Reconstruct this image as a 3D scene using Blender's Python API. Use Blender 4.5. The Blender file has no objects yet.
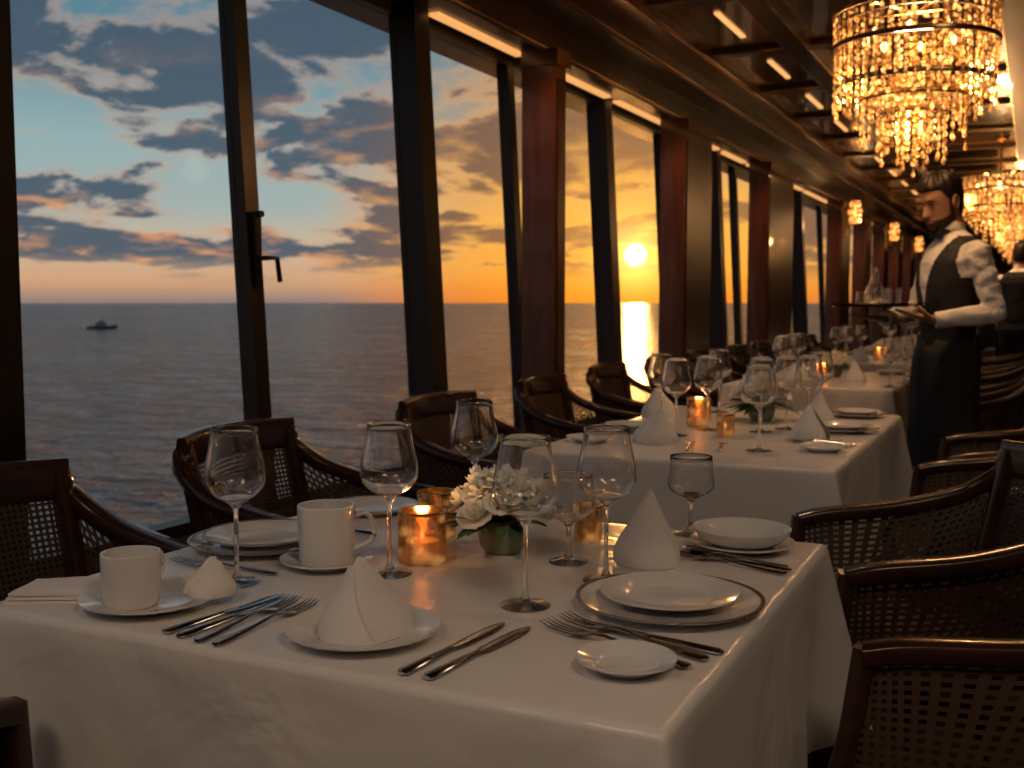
import bpy, bmesh, math, random
from mathutils import Vector, Matrix, noise
random.seed(7)
pi=math.pi
def lin(r,g,b):
    def c(v):
        v/=255.0
        return v/12.92 if v<=.04045 else ((v+.055)/1.055)**2.4
    return (c(r),c(g),c(b),1.0)
# ------------------------------------------------------------------ materials
def mat(name, col, rough=.5, metal=0., spec=.5, coat=0., emit=None, es=0., bump=None, var=None, trans=0., ior=1.45, sheen=0.):
    m=bpy.data.materials.new(name); m.use_nodes=True
    nt=m.node_tree; p=nt.nodes['Principled BSDF']
    p.inputs['Base Color'].default_value=col
    p.inputs['Roughness'].default_value=rough
    p.inputs['Metallic'].default_value=metal
    p.inputs['Specular IOR Level'].default_value=spec
    p.inputs['Coat Weight'].default_value=coat
    p.inputs['Transmission Weight'].default_value=trans
    p.inputs['IOR'].default_value=ior
    p.inputs['Sheen Weight'].default_value=sheen
    if emit:
        p.inputs['Emission Color'].default_value=emit; p.inputs['Emission Strength'].default_value=es
    tc=nt.nodes.new('ShaderNodeTexCoord')
    if var:  # (color2, scale, stretch)
        mp=nt.nodes.new('ShaderNodeMapping'); mp.inputs['Scale'].default_value=var[2]
        nz=nt.nodes.new('ShaderNodeTexNoise'); nz.inputs['Scale'].default_value=var[1]; nz.inputs['Detail'].default_value=5
        mx=nt.nodes.new('ShaderNodeMix'); mx.data_type='RGBA'
        mx.inputs[6].default_value=col; mx.inputs[7].default_value=var[0]
        rp=nt.nodes.new('ShaderNodeMapRange'); rp.inputs[1].default_value=.35; rp.inputs[2].default_value=.65
        nt.links.new(tc.outputs['Object'],mp.inputs[0]); nt.links.new(mp.outputs[0],nz.inputs['Vector'])
        nt.links.new(nz.outputs['Fac'],rp.inputs[0]); nt.links.new(rp.outputs[0],mx.inputs[0])
        nt.links.new(mx.outputs[2],p.inputs['Base Color'])
    if bump: # (scale,strength,dist)
        nz=nt.nodes.new('ShaderNodeTexNoise'); nz.inputs['Scale'].default_value=bump[0]; nz.inputs['Detail'].default_value=4
        b=nt.nodes.new('ShaderNodeBump'); b.inputs['Strength'].default_value=bump[1]; b.inputs['Distance'].default_value=bump[2]
        nt.links.new(tc.outputs['Object'],nz.inputs['Vector']); nt.links.new(nz.outputs['Fac'],b.inputs['Height'])
        nt.links.new(b.outputs[0],p.inputs['Normal'])
    return m
M={}
M['wood']=mat('mahogany_wood',(.15,.050,.022,1),.30,coat=.3,var=((.085,.028,.013,1),5,(5,5,.5)))
M['chairwood']=mat('walnut_chair_wood',(.052,.019,.010,1),.26,coat=.3,var=((.028,.011,.006,1),8,(1,1,3)))
M['wooddark']=mat('dark_wood',(.040,.017,.010,1),.35,coat=.2,var=((.022,.010,.006,1),5,(4,1,.6)))
M['frame']=mat('bronze_frame',(.028,.018,.014,1),.35,metal=.3)
M['ceil']=mat('lacquer_ceiling',(.075,.036,.018,1),.24,coat=.6,var=((.045,.022,.011,1),3,(1,.3,1)))
M['brass']=mat('brass',(.75,.48,.20,1),.25,metal=1.)
M['carpet']=mat('carpet',(.05,.016,.011,1),.9,var=((.022,.009,.006,1),9,(1,1,1)),bump=(200,.4,.004))
M['wall']=mat('wall_panel',(.08,.035,.018,1),.4,var=((.04,.016,.009,1),3,(4,4,.6)))
M['cane']=mat('cane_weave',(.055,.030,.018,1),.5)
M['china']=mat('white_china',(.82,.81,.80,1),.12,coat=.4)
M['chinarim']=mat('china_rim',(.35,.30,.25,1),.15,metal=.6)
M['steel']=mat('polished_steel',(.62,.60,.58,1),.14,metal=1.)
M['napkin']=mat('linen_napkin',(.86,.83,.81,1),.8,bump=(500,.12,.001))
M['wax']=mat('candle_wax',(.9,.75,.5,1),.5,emit=(1,.45,.12,1),es=.15)
M['flame']=mat('flame',(1,.6,.2,1),.5,emit=(1,.55,.18,1),es=11)
M['lamp']=mat('lamp_glow',(1,.8,.5,1),.5,emit=(1,.58,.24,1),es=6)
M['dimlamp']=mat('linear_lamp_glow',(1,.7,.4,1),.5,emit=(1,.48,.16,1),es=1.1)
M['fillpanel']=mat('fill_panel_glow',(1,.85,.7,1),.5,emit=(1,.72,.50,1),es=1.0)  # glow of the added fill panels
M['headglow']=mat('lit_head_glow',(1,.7,.4,1),.5,emit=(1,.46,.14,1),es=.9)
M['petal']=mat('petal',(.94,.92,.86,1),.6,sheen=.3)
M['petalc']=mat('flower_center',(.60,.60,.28,1),.7)
M['leaf']=mat('leaf',(.11,.23,.06,1),.45,var=((.05,.12,.03,1),30,(1,1,1)))
M['skin']=mat('skin',(.42,.23,.15,1),.5,bump=(60,.15,.003))
M['hair']=mat('hair',(.012,.008,.006,1),.5,bump=(180,.5,.004))
M['beard']=mat('beard_hair',(.05,.028,.018,1),.7,bump=(400,.5,.002))
M['shirt']=mat('white_shirt',(.82,.80,.79,1),.75,bump=(11,.8,.035))
M['vest']=mat('black_vest',(.020,.020,.024,1),.7,bump=(12,.5,.02))
M['trouser']=mat('black_trouser',(.014,.014,.016,1),.8,bump=(9,.6,.03))
M['eye']=mat('eye_white',(.6,.57,.54,1),.2)
M['iris']=mat('eye_dark',(.02,.012,.01,1),.2)
M['lip']=mat('lips',(.35,.14,.11,1),.5)
M['shoe']=mat('shoe_leather',(.01,.01,.01,1),.2)
M['hull']=mat('boat_hull',(.10,.12,.15,1),.6)
M['hullw']=mat('boat_cabin',(.25,.27,.30,1),.6)
M['water']=mat('vase_ceramic',(.25,.28,.22,1),.1,coat=.5)

# tablecloth
m=mat('tablecloth',(.83,.80,.78,1),.28,spec=.6); M['cloth']=m
nt=m.node_tree; p=nt.nodes['Principled BSDF']; tc=nt.nodes.new('ShaderNodeTexCoord')
n1=nt.nodes.new('ShaderNodeTexNoise'); n1.inputs['Scale'].default_value=5; n1.inputs['Detail'].default_value=3; n1.inputs['Distortion'].default_value=.6
n2=nt.nodes.new('ShaderNodeTexNoise'); n2.inputs['Scale'].default_value=260
b1=nt.nodes.new('ShaderNodeBump'); b1.inputs['Strength'].default_value=.6; b1.inputs['Distance'].default_value=.022
b2=nt.nodes.new('ShaderNodeBump'); b2.inputs['Strength'].default_value=.15; b2.inputs['Distance'].default_value=.001
nt.links.new(tc.outputs['Object'],n1.inputs['Vector']); nt.links.new(tc.outputs['Object'],n2.inputs['Vector'])
nt.links.new(n1.outputs['Fac'],b1.inputs['Height']); nt.links.new(n2.outputs['Fac'],b2.inputs['Height'])
nt.links.new(b1.outputs[0],b2.inputs['Normal']); nt.links.new(b2.outputs[0],p.inputs['Normal'])

def mixmat(name, tcol, gcol, grough, fac, emit=None, es=0):
    m=bpy.data.materials.new(name); m.use_nodes=True; nt=m.node_tree; nt.nodes.clear()
    o=nt.nodes.new('ShaderNodeOutputMaterial'); t=nt.nodes.new('ShaderNodeBsdfTransparent'); t.inputs[0].default_value=tcol
    g=nt.nodes.new('ShaderNodeBsdfGlossy'); g.inputs[0].default_value=gcol; g.inputs['Roughness'].default_value=grough
    mx=nt.nodes.new('ShaderNodeMixShader'); mx.inputs[0].default_value=fac
    nt.links.new(t.outputs[0],mx.inputs[1]); nt.links.new(g.outputs[0],mx.inputs[2])
    last=mx.outputs[0]
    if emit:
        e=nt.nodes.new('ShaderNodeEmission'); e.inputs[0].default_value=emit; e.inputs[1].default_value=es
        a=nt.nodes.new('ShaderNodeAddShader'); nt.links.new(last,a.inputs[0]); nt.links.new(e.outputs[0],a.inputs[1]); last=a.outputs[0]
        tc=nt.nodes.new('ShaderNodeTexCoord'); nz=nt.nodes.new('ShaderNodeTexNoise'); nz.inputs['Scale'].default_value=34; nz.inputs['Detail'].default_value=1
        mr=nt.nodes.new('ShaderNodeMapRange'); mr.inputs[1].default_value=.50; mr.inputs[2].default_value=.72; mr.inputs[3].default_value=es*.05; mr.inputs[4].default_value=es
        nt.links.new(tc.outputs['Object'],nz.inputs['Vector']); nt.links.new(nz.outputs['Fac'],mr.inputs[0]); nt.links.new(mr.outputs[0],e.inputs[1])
    nt.links.new(last,o.inputs[0]); return m
M['pane']=mixmat('window_glass',(.97,.98,.98,1),(1,1,1,1),.02,.0004)
M['crystal']=mixmat('chandelier_crystal',(.9,.72,.45,1),(1,.75,.42,1),.08,.55,emit=(1,.50,.14,1),es=2.0)  # uneven emission painted in for the sparkle of lit crystals
M['amber']=mixmat('amber_glass',(.80,.58,.32,1),(.75,.55,.32,1),.12,.6,emit=(1,.50,.14,1),es=.20)
m=bpy.data.materials.new('clear_glass'); m.use_nodes=True; nt=m.node_tree; nt.nodes.clear()
o=nt.nodes.new('ShaderNodeOutputMaterial'); g=nt.nodes.new('ShaderNodeBsdfGlass'); g.inputs['IOR'].default_value=1.5; g.inputs['Roughness'].default_value=0
t=nt.nodes.new('ShaderNodeBsdfTransparent'); mx=nt.nodes.new('ShaderNodeMixShader'); mx.inputs[0].default_value=.95
nt.links.new(t.outputs[0],mx.inputs[1]); nt.links.new(g.outputs[0],mx.inputs[2]); nt.links.new(mx.outputs[0],o.inputs[0]); M['glass']=m

# ------------------------------------------------------------------ mesh builder
class MB:
    def __init__(s): s.v=[];s.f=[];s.m=[];s.mats=[]
    def add(s,vf,mt,T=None):
        v,f=vf; o=len(s.v)
        if T is not None: v=[T@Vector(p) for p in v]
        s.v+= [tuple(p) for p in v]; s.f+=[tuple(i+o for i in q) for q in f]
        if mt not in s.mats: s.mats.append(mt)
        k=s.mats.index(mt); s.m+=[k]*len(f); return s
    def obj(s,name,loc=(0,0,0),rz=0,smooth=True,parent=None,auto=None):
        me=bpy.data.meshes.new(name); me.from_pydata(s.v,[],s.f)
        for mt in s.mats: me.materials.append(M[mt])
        me.polygons.foreach_set('material_index',s.m)
        bm=bmesh.new(); bm.from_mesh(me); bmesh.ops.recalc_face_normals(bm,faces=bm.faces)
        for e in bm.edges:
            if len(e.link_faces)==2 and e.calc_face_angle(0)>math.radians(auto or 50): e.smooth=False
        for f in bm.faces: f.smooth=smooth
        bm.to_mesh(me); bm.free()
        ob=bpy.data.objects.new(name,me); bpy.context.scene.collection.objects.link(ob)
        ob.location=loc; ob.rotation_euler=(0,0,rz)
        if parent: ob.parent=parent
        return ob
def inst(ob,name,loc,rz=0,scale=1):
    o=bpy.data.objects.new(name,ob.data); bpy.context.scene.collection.objects.link(o)
    o.location=loc; o.rotation_euler=(0,0,rz); o.scale=(scale,)*3
    return o
def box(x0,x1,y0,y1,z0,z1):
    v=[(x,y,z) for x in (x0,x1) for y in (y0,y1) for z in (z0,z1)]
    return v,[(0,1,3,2),(4,6,7,5),(0,4,5,1),(2,3,7,6),(0,2,6,4),(1,5,7,3)]
def lathe(prof,n=32,close=False):
    v=[];f=[]
    for r,z in prof:
        for i in range(n):
            a=2*pi*i/n; v.append((max(r,1e-5)*math.cos(a),max(r,1e-5)*math.sin(a),z))
    k=len(prof)
    for j in range(k-1+(1 if close else 0)):
        for i in range(n):
            f.append((j*n+i,j*n+(i+1)%n,((j+1)%k)*n+(i+1)%n,((j+1)%k)*n+i))
    return v,f
def loft(rings,cap=True):
    v=[];f=[];n=len(rings[0])
    for r in rings: v+=r
    for j in range(len(rings)-1):
        for i in range(n): f.append((j*n+i,j*n+(i+1)%n,(j+1)*n+(i+1)%n,(j+1)*n+i))
    if cap: f.append(tuple(range(n))); f.append(tuple((len(rings)-1)*n+i for i in range(n)))
    return v,f
def tube(pts,rads,n=8,up=(0,0,1),sq=False):
    pts=[Vector(p) for p in pts]; rings=[]
    if not isinstance(rads,(list,tuple)) : rads=[rads]*len(pts)
    elif isinstance(rads,tuple): rads=[rads]*len(pts)
    for i,p in enumerate(pts):
        t=(pts[min(i+1,len(pts)-1)]-pts[max(i-1,0)]).normalized()
        u=Vector(up); 
        if abs(t.dot(u))>.97: u=Vector((1,0,0))
        s=t.cross(u).normalized(); w=s.cross(t).normalized()
        r=rads[i]; a,b=(r if isinstance(r,tuple) else (r,r)); ring=[]
        for k in range(n):
            an=2*pi*(k+.5)/n; c,sn=math.cos(an),math.sin(an)
            if sq:
                q=.45; c=math.copysign(abs(c)**q,c); sn=math.copysign(abs(sn)**q,sn)
            ring.append(tuple(p+s*(a*c)+w*(b*sn)))
        rings.append(ring)
    return loft(rings)
def bez(pts,n=6):  # catmull-rom
    P=[Vector(p) for p in pts]; P=[P[0]*2-P[1]]+P+[P[-1]*2-P[-2]]; out=[]
    for i in range(1,len(P)-2):
        for k in range(n):
            t=k/n; a,b,c,d=P[i-1],P[i],P[i+1],P[i+2]
            out.append(.5*((2*b)+(c-a)*t+(2*a-5*b+4*c-d)*t*t+(3*b-a-3*c+d)*t**3))
    out.append(P[-2]); return out
def ball(c,r,n=10,m=7,sc=(1,1,1)):
    v=[];f=[]
    for j in range(m+1):
        t=pi*j/m
        for i in range(n):
            a=2*pi*i/n; v.append((c[0]+r*sc[0]*max(math.sin(t),1e-4)*math.cos(a),c[1]+r*sc[1]*max(math.sin(t),1e-4)*math.sin(a),c[2]+r*sc[2]*math.cos(t)))
    for j in range(m):
        for i in range(n): f.append((j*n+i,j*n+(i+1)%n,(j+1)*n+(i+1)%n,(j+1)*n+i))
    return v,f
def empty(name,loc,rz=0):
    e=bpy.data.objects.new(name,None); bpy.context.scene.collection.objects.link(e); e.location=loc; e.rotation_euler=(0,0,rz); e.empty_display_size=.1
    return e

TZ=.75
# ------------------------------------------------------------------ room
W=2.4; Y0=-1.6; Y1=32.; XR=3.0; CH=2.78
MB().add(box(-2.6,XR+.1,Y0-.1,Y1+.1,-.1,0),'carpet').obj('floor',smooth=False)
b=MB(); b.add(box(-2.75,XR+.1,Y0-.1,Y1+.1,CH,CH+.1),'ceil')
b.obj('ceiling',smooth=False)
MB().add(box(-2.52,-2.36,Y0,Y1,0,.43),'wooddark').add(box(-2.54,-2.30,Y0,Y1,.43,.46),'wood').obj('wall_left',smooth=False)
MB().add(box(XR,XR+.1,Y0,Y1,0,CH),'wall').obj('wall_right',smooth=False)
MB().add(box(-2.7,XR,Y0-.1,Y0,0,CH),'wall').obj('wall_back',smooth=False)
MB().add(box(-2.7,XR,Y1,Y1+.1,0,CH),'wall').obj('wall_end',smooth=False)
# head beam with brass edge strips
b=MB()
b.add(box(-2.75,-2.24,Y0,Y1,2.44,CH),'wooddark')
b.add(box(-2.24,-2.05,Y0,Y1,2.60,CH),'wooddark')
b.add(box(-2.05,-1.9,Y0,Y1,2.70,CH),'wood')
for x,z in ((-2.24,2.45),(-2.05,2.61),(-1.9,2.71)):
    b.add(box(x,x+.008,Y0,Y1,z,z+.012),'brass')
b.obj('trim_1',smooth=False)
# ceiling coffers
b=MB()
y=-1.0
while y<Y1-1:
    b.add(box(-1.9,XR,y-.05,y+.05,2.745,CH),'wooddark'); b.add(box(-1.9,XR,y-.056,y-.05,2.745,2.757),'brass')
    y+=1.3
for x in (-1.35,-.15,1.05,2.25):
    b.add(box(x-.06,x+.06,Y0,Y1,2.715,CH),'wooddark'); b.add(box(x-.066,x-.06,Y0,Y1,2.715,2.73),'brass'); b.add(box(x+.06,x+.066,Y0,Y1,2.715,2.73),'brass')
b.obj('trim_2',smooth=False)
# mullions / windows
my=[-.4,.75,1.80,2.90,3.98,5.00,6.22,7.50,8.7,9.6,10.4,12.2,13.9,15.9,17.9,19.9,21.9,23.9,26,28,30,31.9]
TILT=.11
def wx(z): return -W-(z-.45)/2.0*TILT
for i in range(len(my)-1):
    a,c=my[i],my[i+1]; b=MB(); w=.035
    def sl(y0,y1,z0,z1,d0,d1):
        v=[(wx(z)+d,y,z) for d in (d0,d1) for y in (y0,y1) for z in (z0,z1)]
        return v,box(0,1,0,1,0,1)[1]
    b.add(sl(a,a+w,.45,2.46,-.025,.04),'frame').add(sl(c-w,c,.45,2.46,-.025,.04),'frame')
    b.add(sl(a+w,c-w,.45,.50,-.025,.04),'frame').add(sl(a+w,c-w,2.40,2.46,-.025,.04),'frame')
    b.add(sl(a+w,c-w,.50,2.40,-.003,.003),'pane')
    b.obj('window_%d'%(i+1),smooth=False)
# deeper posts
b=MB()
def post(y0,y1,d):
    v=[(x,y,z) for (x,z) in ((wx(.46)+.04,.46),(wx(2.44)+.04,2.44),(wx(2.44)+.04+d,2.44),(wx(.46)+.04+d,.46)) for y in (y0,y1)]
    return v,[(0,2,4,6),(1,7,5,3),(0,1,3,2),(2,3,5,4),(4,5,7,6),(6,7,1,0)]
for y,d in ((3.98,.08),(6.22,.07),(8.7,.09),(12.2,.09)): b.add(post(y-.06,y+.06,d),'frame')
b.add(box(-2.345,-2.290,1.50,1.855,.46,2.44),'frame')
b.obj('trim_3',smooth=False)
b=MB()
for y0,y1 in ((4.88,5.03),(7.08,7.75),(9.6,10.7),(13.6,14.3),(15.7,16.3),(17.7,18.3),(19.7,20.3),(21.7,22.3),(23.7,24.3),(25.8,26.4),(27.8,28.4),(29.8,30.4)):
    b.add(box(-2.345,-2.17,y0,y1,.46,2.44),'wood'); b.add(box(-2.17,-2.16,y0+.03,y1-.03,.6,2.3),'wooddark')
    b.add(box(-2.345,-2.145,y0-.01,y1+.01,.46,.60),'wood')
    b.add(box(-2.345,-2.145,y0-.01,y1+.01,2.36,2.44),'wood')
b.obj('trim_4',smooth=False)
b=MB()
for i in range(4,len(my)-1):
    a,c=my[i]+.08,my[i+1]-.08
    b.add(box(-2.40,-2.35,a,c,2.425,2.439),'headglow')  # emission stands in for downlight falling on the gold window heads
b.obj('glowing_head_strip',smooth=False)
b=MB(); zx=lambda z: wx(z)+.042; ly=2.90
b.add(box(zx(1.35),zx(1.35)+.015,ly-.015,ly+.015,1.24,1.50),'frame')
b.add(tube([(zx(1.35)+.01,ly,1.34),(zx(1.35)+.05,ly,1.34),(zx(1.35)+.06,ly+.04,1.34),(zx(1.35)+.055,ly+.06,1.26)],.009),'frame')
b.add(tube([(zx(1.5)+.01,ly,1.49),(zx(1.5)+.04,ly,1.49)],.012),'frame')
b.obj('window_latch')
b=MB()
for k in range(24):
    y=-.35+1.3*k
    b.add(box(-1.64,-1.61,y-.30,y+.30,CH-.010,CH-.002),'dimlamp')
b.obj('ceiling_linear_lamps',smooth=False)
b=MB()
for k in range(24):
    y=-.35+1.3*k
    for x in (-.95,.5,1.6):
        b.add(lathe([(0,0),(.020,0)],14),'dimlamp',Matrix.Translation((x,y,CH-.012)))
        b.add(lathe([(.020,0),(.034,-.006),(.036,.006)],14),'brass',Matrix.Translation((x,y,CH-.010)))
b.obj('ceiling_downlights',smooth=False)

# ------------------------------------------------------------------ tablecloth tables
def table(name,x0,x1,y0,y1,seed=0,hem=.40):
    cx,cy=(x0+x1)/2,(y0+y1)/2; hx,hy=(x1-x0)/2,(y1-y0)/2
    rnd=random.Random(seed); N=280
    r=.012
    L=4*(hx+hy)
    pts=[]
    for i in range(N):
        s=L*i/N
        if s<2*hx: p=(-hx+s,-hy); n=(0,-1); cd=min(s,2*hx-s)
        elif s<2*hx+2*hy: q=s-2*hx; p=(hx,-hy+q); n=(1,0); cd=min(q,2*hy-q)
        elif s<4*hx+2*hy: q=s-2*hx-2*hy; p=(hx-q,hy); n=(0,1); cd=min(q,2*hx-q)
        else: q=s-4*hx-2*hy; p=(-hx,hy-q); n=(-1,0); cd=min(q,2*hy-q)
        k=max(0,1-cd/.10)
        cn=(math.copysign(1,p[0]),math.copysign(1,p[1]))
        n=Vector((n[0]*(1-k*.5)+cn[0]*k*.5,n[1]*(1-k*.5)+cn[1]*k*.5))
        pts.append((p,n,cd,s))
    ph=[rnd.random()*6 for _ in range(4)]
    def ring(off,z,h):
        R=[]
        for p,n,cd,s in pts:
            w=(math.sin(s*9+ph[0])*.5+math.sin(s*17+ph[1])*.35+math.sin(s*5+ph[2])*.6)*.014*h
            cf=math.exp(-(cd/.07)**2)*.055*h - math.exp(-((cd-.15)/.06)**2)*.022*h
            px=max(-hx+r,min(hx-r,p[0])); py=max(-hy+r,min(hy-r,p[1]))
            o=off+(w+cf+.018*h if h>0 else 0)
            R.append((px+n[0]*o,py+n[1]*o,z+(0 if h<1 else .008*math.sin(s*7+ph[3]))))
        return R
    top=[]
    for k in (.02,.2,.45,.7,.88,.96,.99): top.append([(max(-hx+r,min(hx-r,p[0]))*k,max(-hy+r,min(hy-r,p[1]))*k,TZ) for p,n,cd,s in pts])
    rings=top+[ring(0,TZ,0),ring(r*.7,TZ-r*.25,0),ring(r,TZ-r,0)]
    for h in (.08,.18,.3,.45,.6,.75,.9,1.0): rings.append(ring(r,TZ-r-(TZ-r-hem)*h,h))
    v,f=loft(rings,cap=False); c0=len(v); v.append((0,0,TZ))
    for i in range(N): f.append((i,(i+1)%N,c0))
    b=MB(); b.add((v,f),'cloth')
    b.add(lathe([(0,.0),(.22,.0),(.22,.02),(.05,.05),(.045,.68),(.1,.70),(.1,.72),(0,.72)],24),'wooddark')
    return b.obj(name,(cx,cy,0),auto=70)
table('dining_table',-1.366,-.322,1.012,1.97,1)
table('dining_table',-1.36,-.45,2.82,4.36,2)
table('dining_table',-1.50,-.62,5.60,6.95,3)
table('dining_table',-1.50,-.62,7.9,9.2,4)
table('dining_table',-1.50,-.62,10.2,11.5,5)
table('dining_table',-1.50,-.62,12.6,14.0,6)

# ------------------------------------------------------------------ chair
def make_chair():
    b=MB()
    def lattice(fn,nu,nv,th=.32):
        v=[];f=[]
        for j in range(nv):
            for i in range(nu):
                c=[Vector(fn((i+a)/nu,(j+e)/nv)) for a,e in ((0,0),(1,0),(1,1),(0,1))]
                m=sum(c,Vector())/4; o=len(v)
                inn=[m+(q-m)*(1-th) for q in c]
                v+= [tuple(q) for q in c+inn]
                for k in range(4): f.append((o+k,o+(k+1)%4,o+4+(k+1)%4,o+4+k))
        return v,f
    fr=bez([(.24,-.24,.43),(.26,0,.43),(.24,.24,.43)],5)
    b.add(tube(fr,(.022,.026),8,sq=True),'chairwood')
    b.add(tube([(-.20,-.22,.43),(-.22,0,.43),(-.20,.22,.43)],(.022,.026),8,sq=True),'chairwood')
    for s in (-1,1): b.add(tube([(.24,.24*s,.43),(-.20,.22*s,.43)],(.022,.026),8,sq=True),'chairwood')
    b.add(lattice(lambda u,v:(-.20+.44*u,(-.235+.47*v),.447),22,24,.25),'cane')
    b.add(box(-.2,.24,-.22,.22,.415,.435),'wooddark')
    for s in (-1,1):
        arm=bez([(-.30,.235*s,.815),(-.285,.255*s,.775),(-.20,.278*s,.715),(-.05,.288*s,.675),(.12,.285*s,.655),(.19,.28*s,.640)],5)
        b.add(tube(arm,[(.026,.018)]*len(arm),10,sq=True),'chairwood')
        b.add(tube([(.19,.28*s,.65),(.205,.268*s,.52),(.22,.25*s,.43),(.225,.25*s,.2),(.23,.252*s,0)],[.018,.019,.024,.020,.014],8,sq=True),'chairwood')
        b.add(tube([(-.30,.235*s,.83),(-.26,.232*s,.65),(-.21,.225*s,.43),(-.23,.225*s,.2),(-.28,.23*s,0)],[.020,.021,.024,.020,.014],8,sq=True),'chairwood')
        def side(u,v,s=s):
            q=arm[min(int(u*(len(arm)-1)),len(arm)-2)]; q2=arm[min(int(u*(len(arm)-1))+1,len(arm)-1)]
            t=u*(len(arm)-1)-int(u*(len(arm)-1)) if u<1 else 1
            top=q.lerp(q2,t); bot=Vector((-.22+.42*u,.235*s,.45)); return bot.lerp(top,v)
        b.add(lattice(side,24,15,.50),'cane')
    tr=bez([(-.295,-.25,.81),(-.335,-.12,.815),(-.35,0,.815),(-.335,.12,.815),(-.295,.25,.81)],5)
    b.add(tube(tr,[(.014,.045)]*len(tr),12,sq=True),'chairwood')
    lr=bez([(-.225,-.225,.50),(-.26,0,.50),(-.225,.225,.50)],5)
    b.add(tube(lr,[(.012,.02)]*len(lr),8,sq=True),'chairwood')
    def back(u,v):
        y=-.225+.45*u; k=1-(2*u-1)**2
        return (-(.235+.055*v)-.042*k*(.7+.5*v),y*(1+.03*v),.515+.26*v)
    b.add(lattice(back,36,21,.48),'cane')
    return b.obj('dining_chair',(-1.57,1.36,0),0,auto=60)
chair=make_chair()
for y,x,r in ((2.26,-1.62,.10),(3.30,-1.62,-.02),(4.30,-1.66,.03),(5.35,-1.76,0),(6.30,-1.78,.05),(7.1,-1.78,0),(8.2,-1.78,0),(9.0,-1.78,0),(10.5,-1.78,0),(11.2,-1.78,0)):
    inst(chair,'dining_chair',(x,y,0),r)
for y,x,r in ((1.42,-.03,pi),(2.50,-.24,pi+.36),(3.45,-.08,pi+.2),(4.25,-.08,pi+.1),(5.98,-.30,pi),(6.6,-.30,pi),(8.2,-.30,pi),(8.85,-.30,pi),(10.5,-.3,pi),(13,-.3,pi)):
    inst(chair,'dining_chair',(x,y,0),r)
inst(chair,'dining_chair',(-1.50,.76,0),pi/2)

# ------------------------------------------------------------------ tableware
def wineglass(h,rb,bowlh,rrim,rbase=.037):
    zb=h-bowlh; t=.0011
    out=[(0.0,0.001),(rbase,0.001),(rbase,.0022),(rbase*.6,.0035),(.008,.008),(.0042,.020),(.0034,zb*.5),(.0038,zb-.012),(.009,zb-.002)]
    bowl=[]
    for k in range(1,15):
        u=k/14; 
        if u<.42: r=rb*math.sin(u/.42*pi/2)**.72
        else: 
            q=(u-.42)/.58; r=rb+(rrim-rb)*(q*q*(3-2*q))
        bowl.append((r,zb+bowlh*(u**1.25)))
    bowl=[p for p in bowl if p[0]>.009]
    inn=[(max(r-t,.001),z+ (t*.9 if i<4 else 0)) for i,(r,z) in enumerate(bowl)][::-1]
    prof=out+bowl+[(bowl[-1][0]-t*.5,bowl[-1][1]+.0006)]+inn[0:]+[(0,zb+.0045)]
    b=MB(); b.add(lathe(prof,40),'glass'); return b
wg=wineglass(.245,.0475,.118,.036).obj('wine_glass',(-1.109,1.277,TZ))
gob=wineglass(.15,.044,.080,.040,.034).obj('goblet_glass',(-.572,1.93,TZ))
def W_(x,y,s=1): return inst(wg,'wine_glass',(x,y,TZ),random.random()*6,s)
W_(-.924,1.43,1.0); W_(-.993,1.85,1.0); W_(-.649,1.363,1.01); W_(-.594,1.544,1.0)
inst(gob,'goblet_glass',(-.695,1.63,TZ))
def plate(r,h=.016):
    pr=[(0,.004),(r*.55,.004),(r*.62,.006),(r*.70,.012),(r*.98,h),(r,h+.001),(r*.995,h-.002),(r*.7,.006),(r*.6,0),(0,0)]
    return lathe(pr,56)
def mkplate(name,x,y,layers,z=TZ):
    b=MB(); zz=0.0005
    for r,mt in layers:
        b.add(plate(r),'china',Matrix.Translation((0,0,zz)))
        if mt: b.add(lathe([(r*.955,.0160),(r*.985,.0172),(r*1.004,.017),(r*1.004,.0155)],56),mt,Matrix.Translation((0,0,zz)))
        zz+=.0095
    return b.obj(name,(x,y,z))
mkplate('dinner_plate',-.46,1.45,[(.135,'chinarim'),(.100,None)])
mkplate('dinner_plate',-1.235,1.50,[(.135,'chinarim'),(.11,'chinarim')])
mkplate('side_plate',-.78,1.14,[(.102,None)])
mkplate('side_plate',-.425,1.175,[(.060,None)])
mkplate('saucer',-1.14,1.125,[(.098,None)])
mkplate('saucer',-1.045,1.425,[(.077,None)])
mkplate('dinner_plate',-1.235,1.85,[(.095,'chinarim')])
mkplate('saucer',-.455,1.855,[(.092,None)])
b=MB(); b.add(lathe([(0,.006),(.045,.006),(.075,.022),(.083,.033),(.086,.034),(.085,.031),(.078,.018),(.05,0),(0,0)],48),'china'); b.obj('soup_bowl',(-.455,1.855,TZ+.006))
def mug(name,x,y,r,h,rz,handle=True,z=TZ):
    b=MB(); t=.004
    b.add(lathe([(0,0),(r*.82,0),(r*.93,.006),(r*.97,h*.4),(r,h*.97),(r-.001,h),(r-t,h),(r-t-.001,h*.4),(r*.8,.008),(0,.007)],44),'china')
    if handle:
        pts=bez([(r*.93,0,h*.80),(r+.018,0,h*.86),(r+.032,0,h*.66),(r+.026,0,h*.40),(r*.9,0,h*.24)],6)
        b.add(tube(pts,[(.006,.0042)]*len(pts),10),'china')
    return b.obj(name,(x,y,z),rz)
mug('coffee_mug',-1.045,1.425,.048,.100,math.radians(25),z=TZ+.005)
mug('coffee_cup',-1.155,1.105,.042,.077,math.radians(100),z=TZ+.005)
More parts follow.
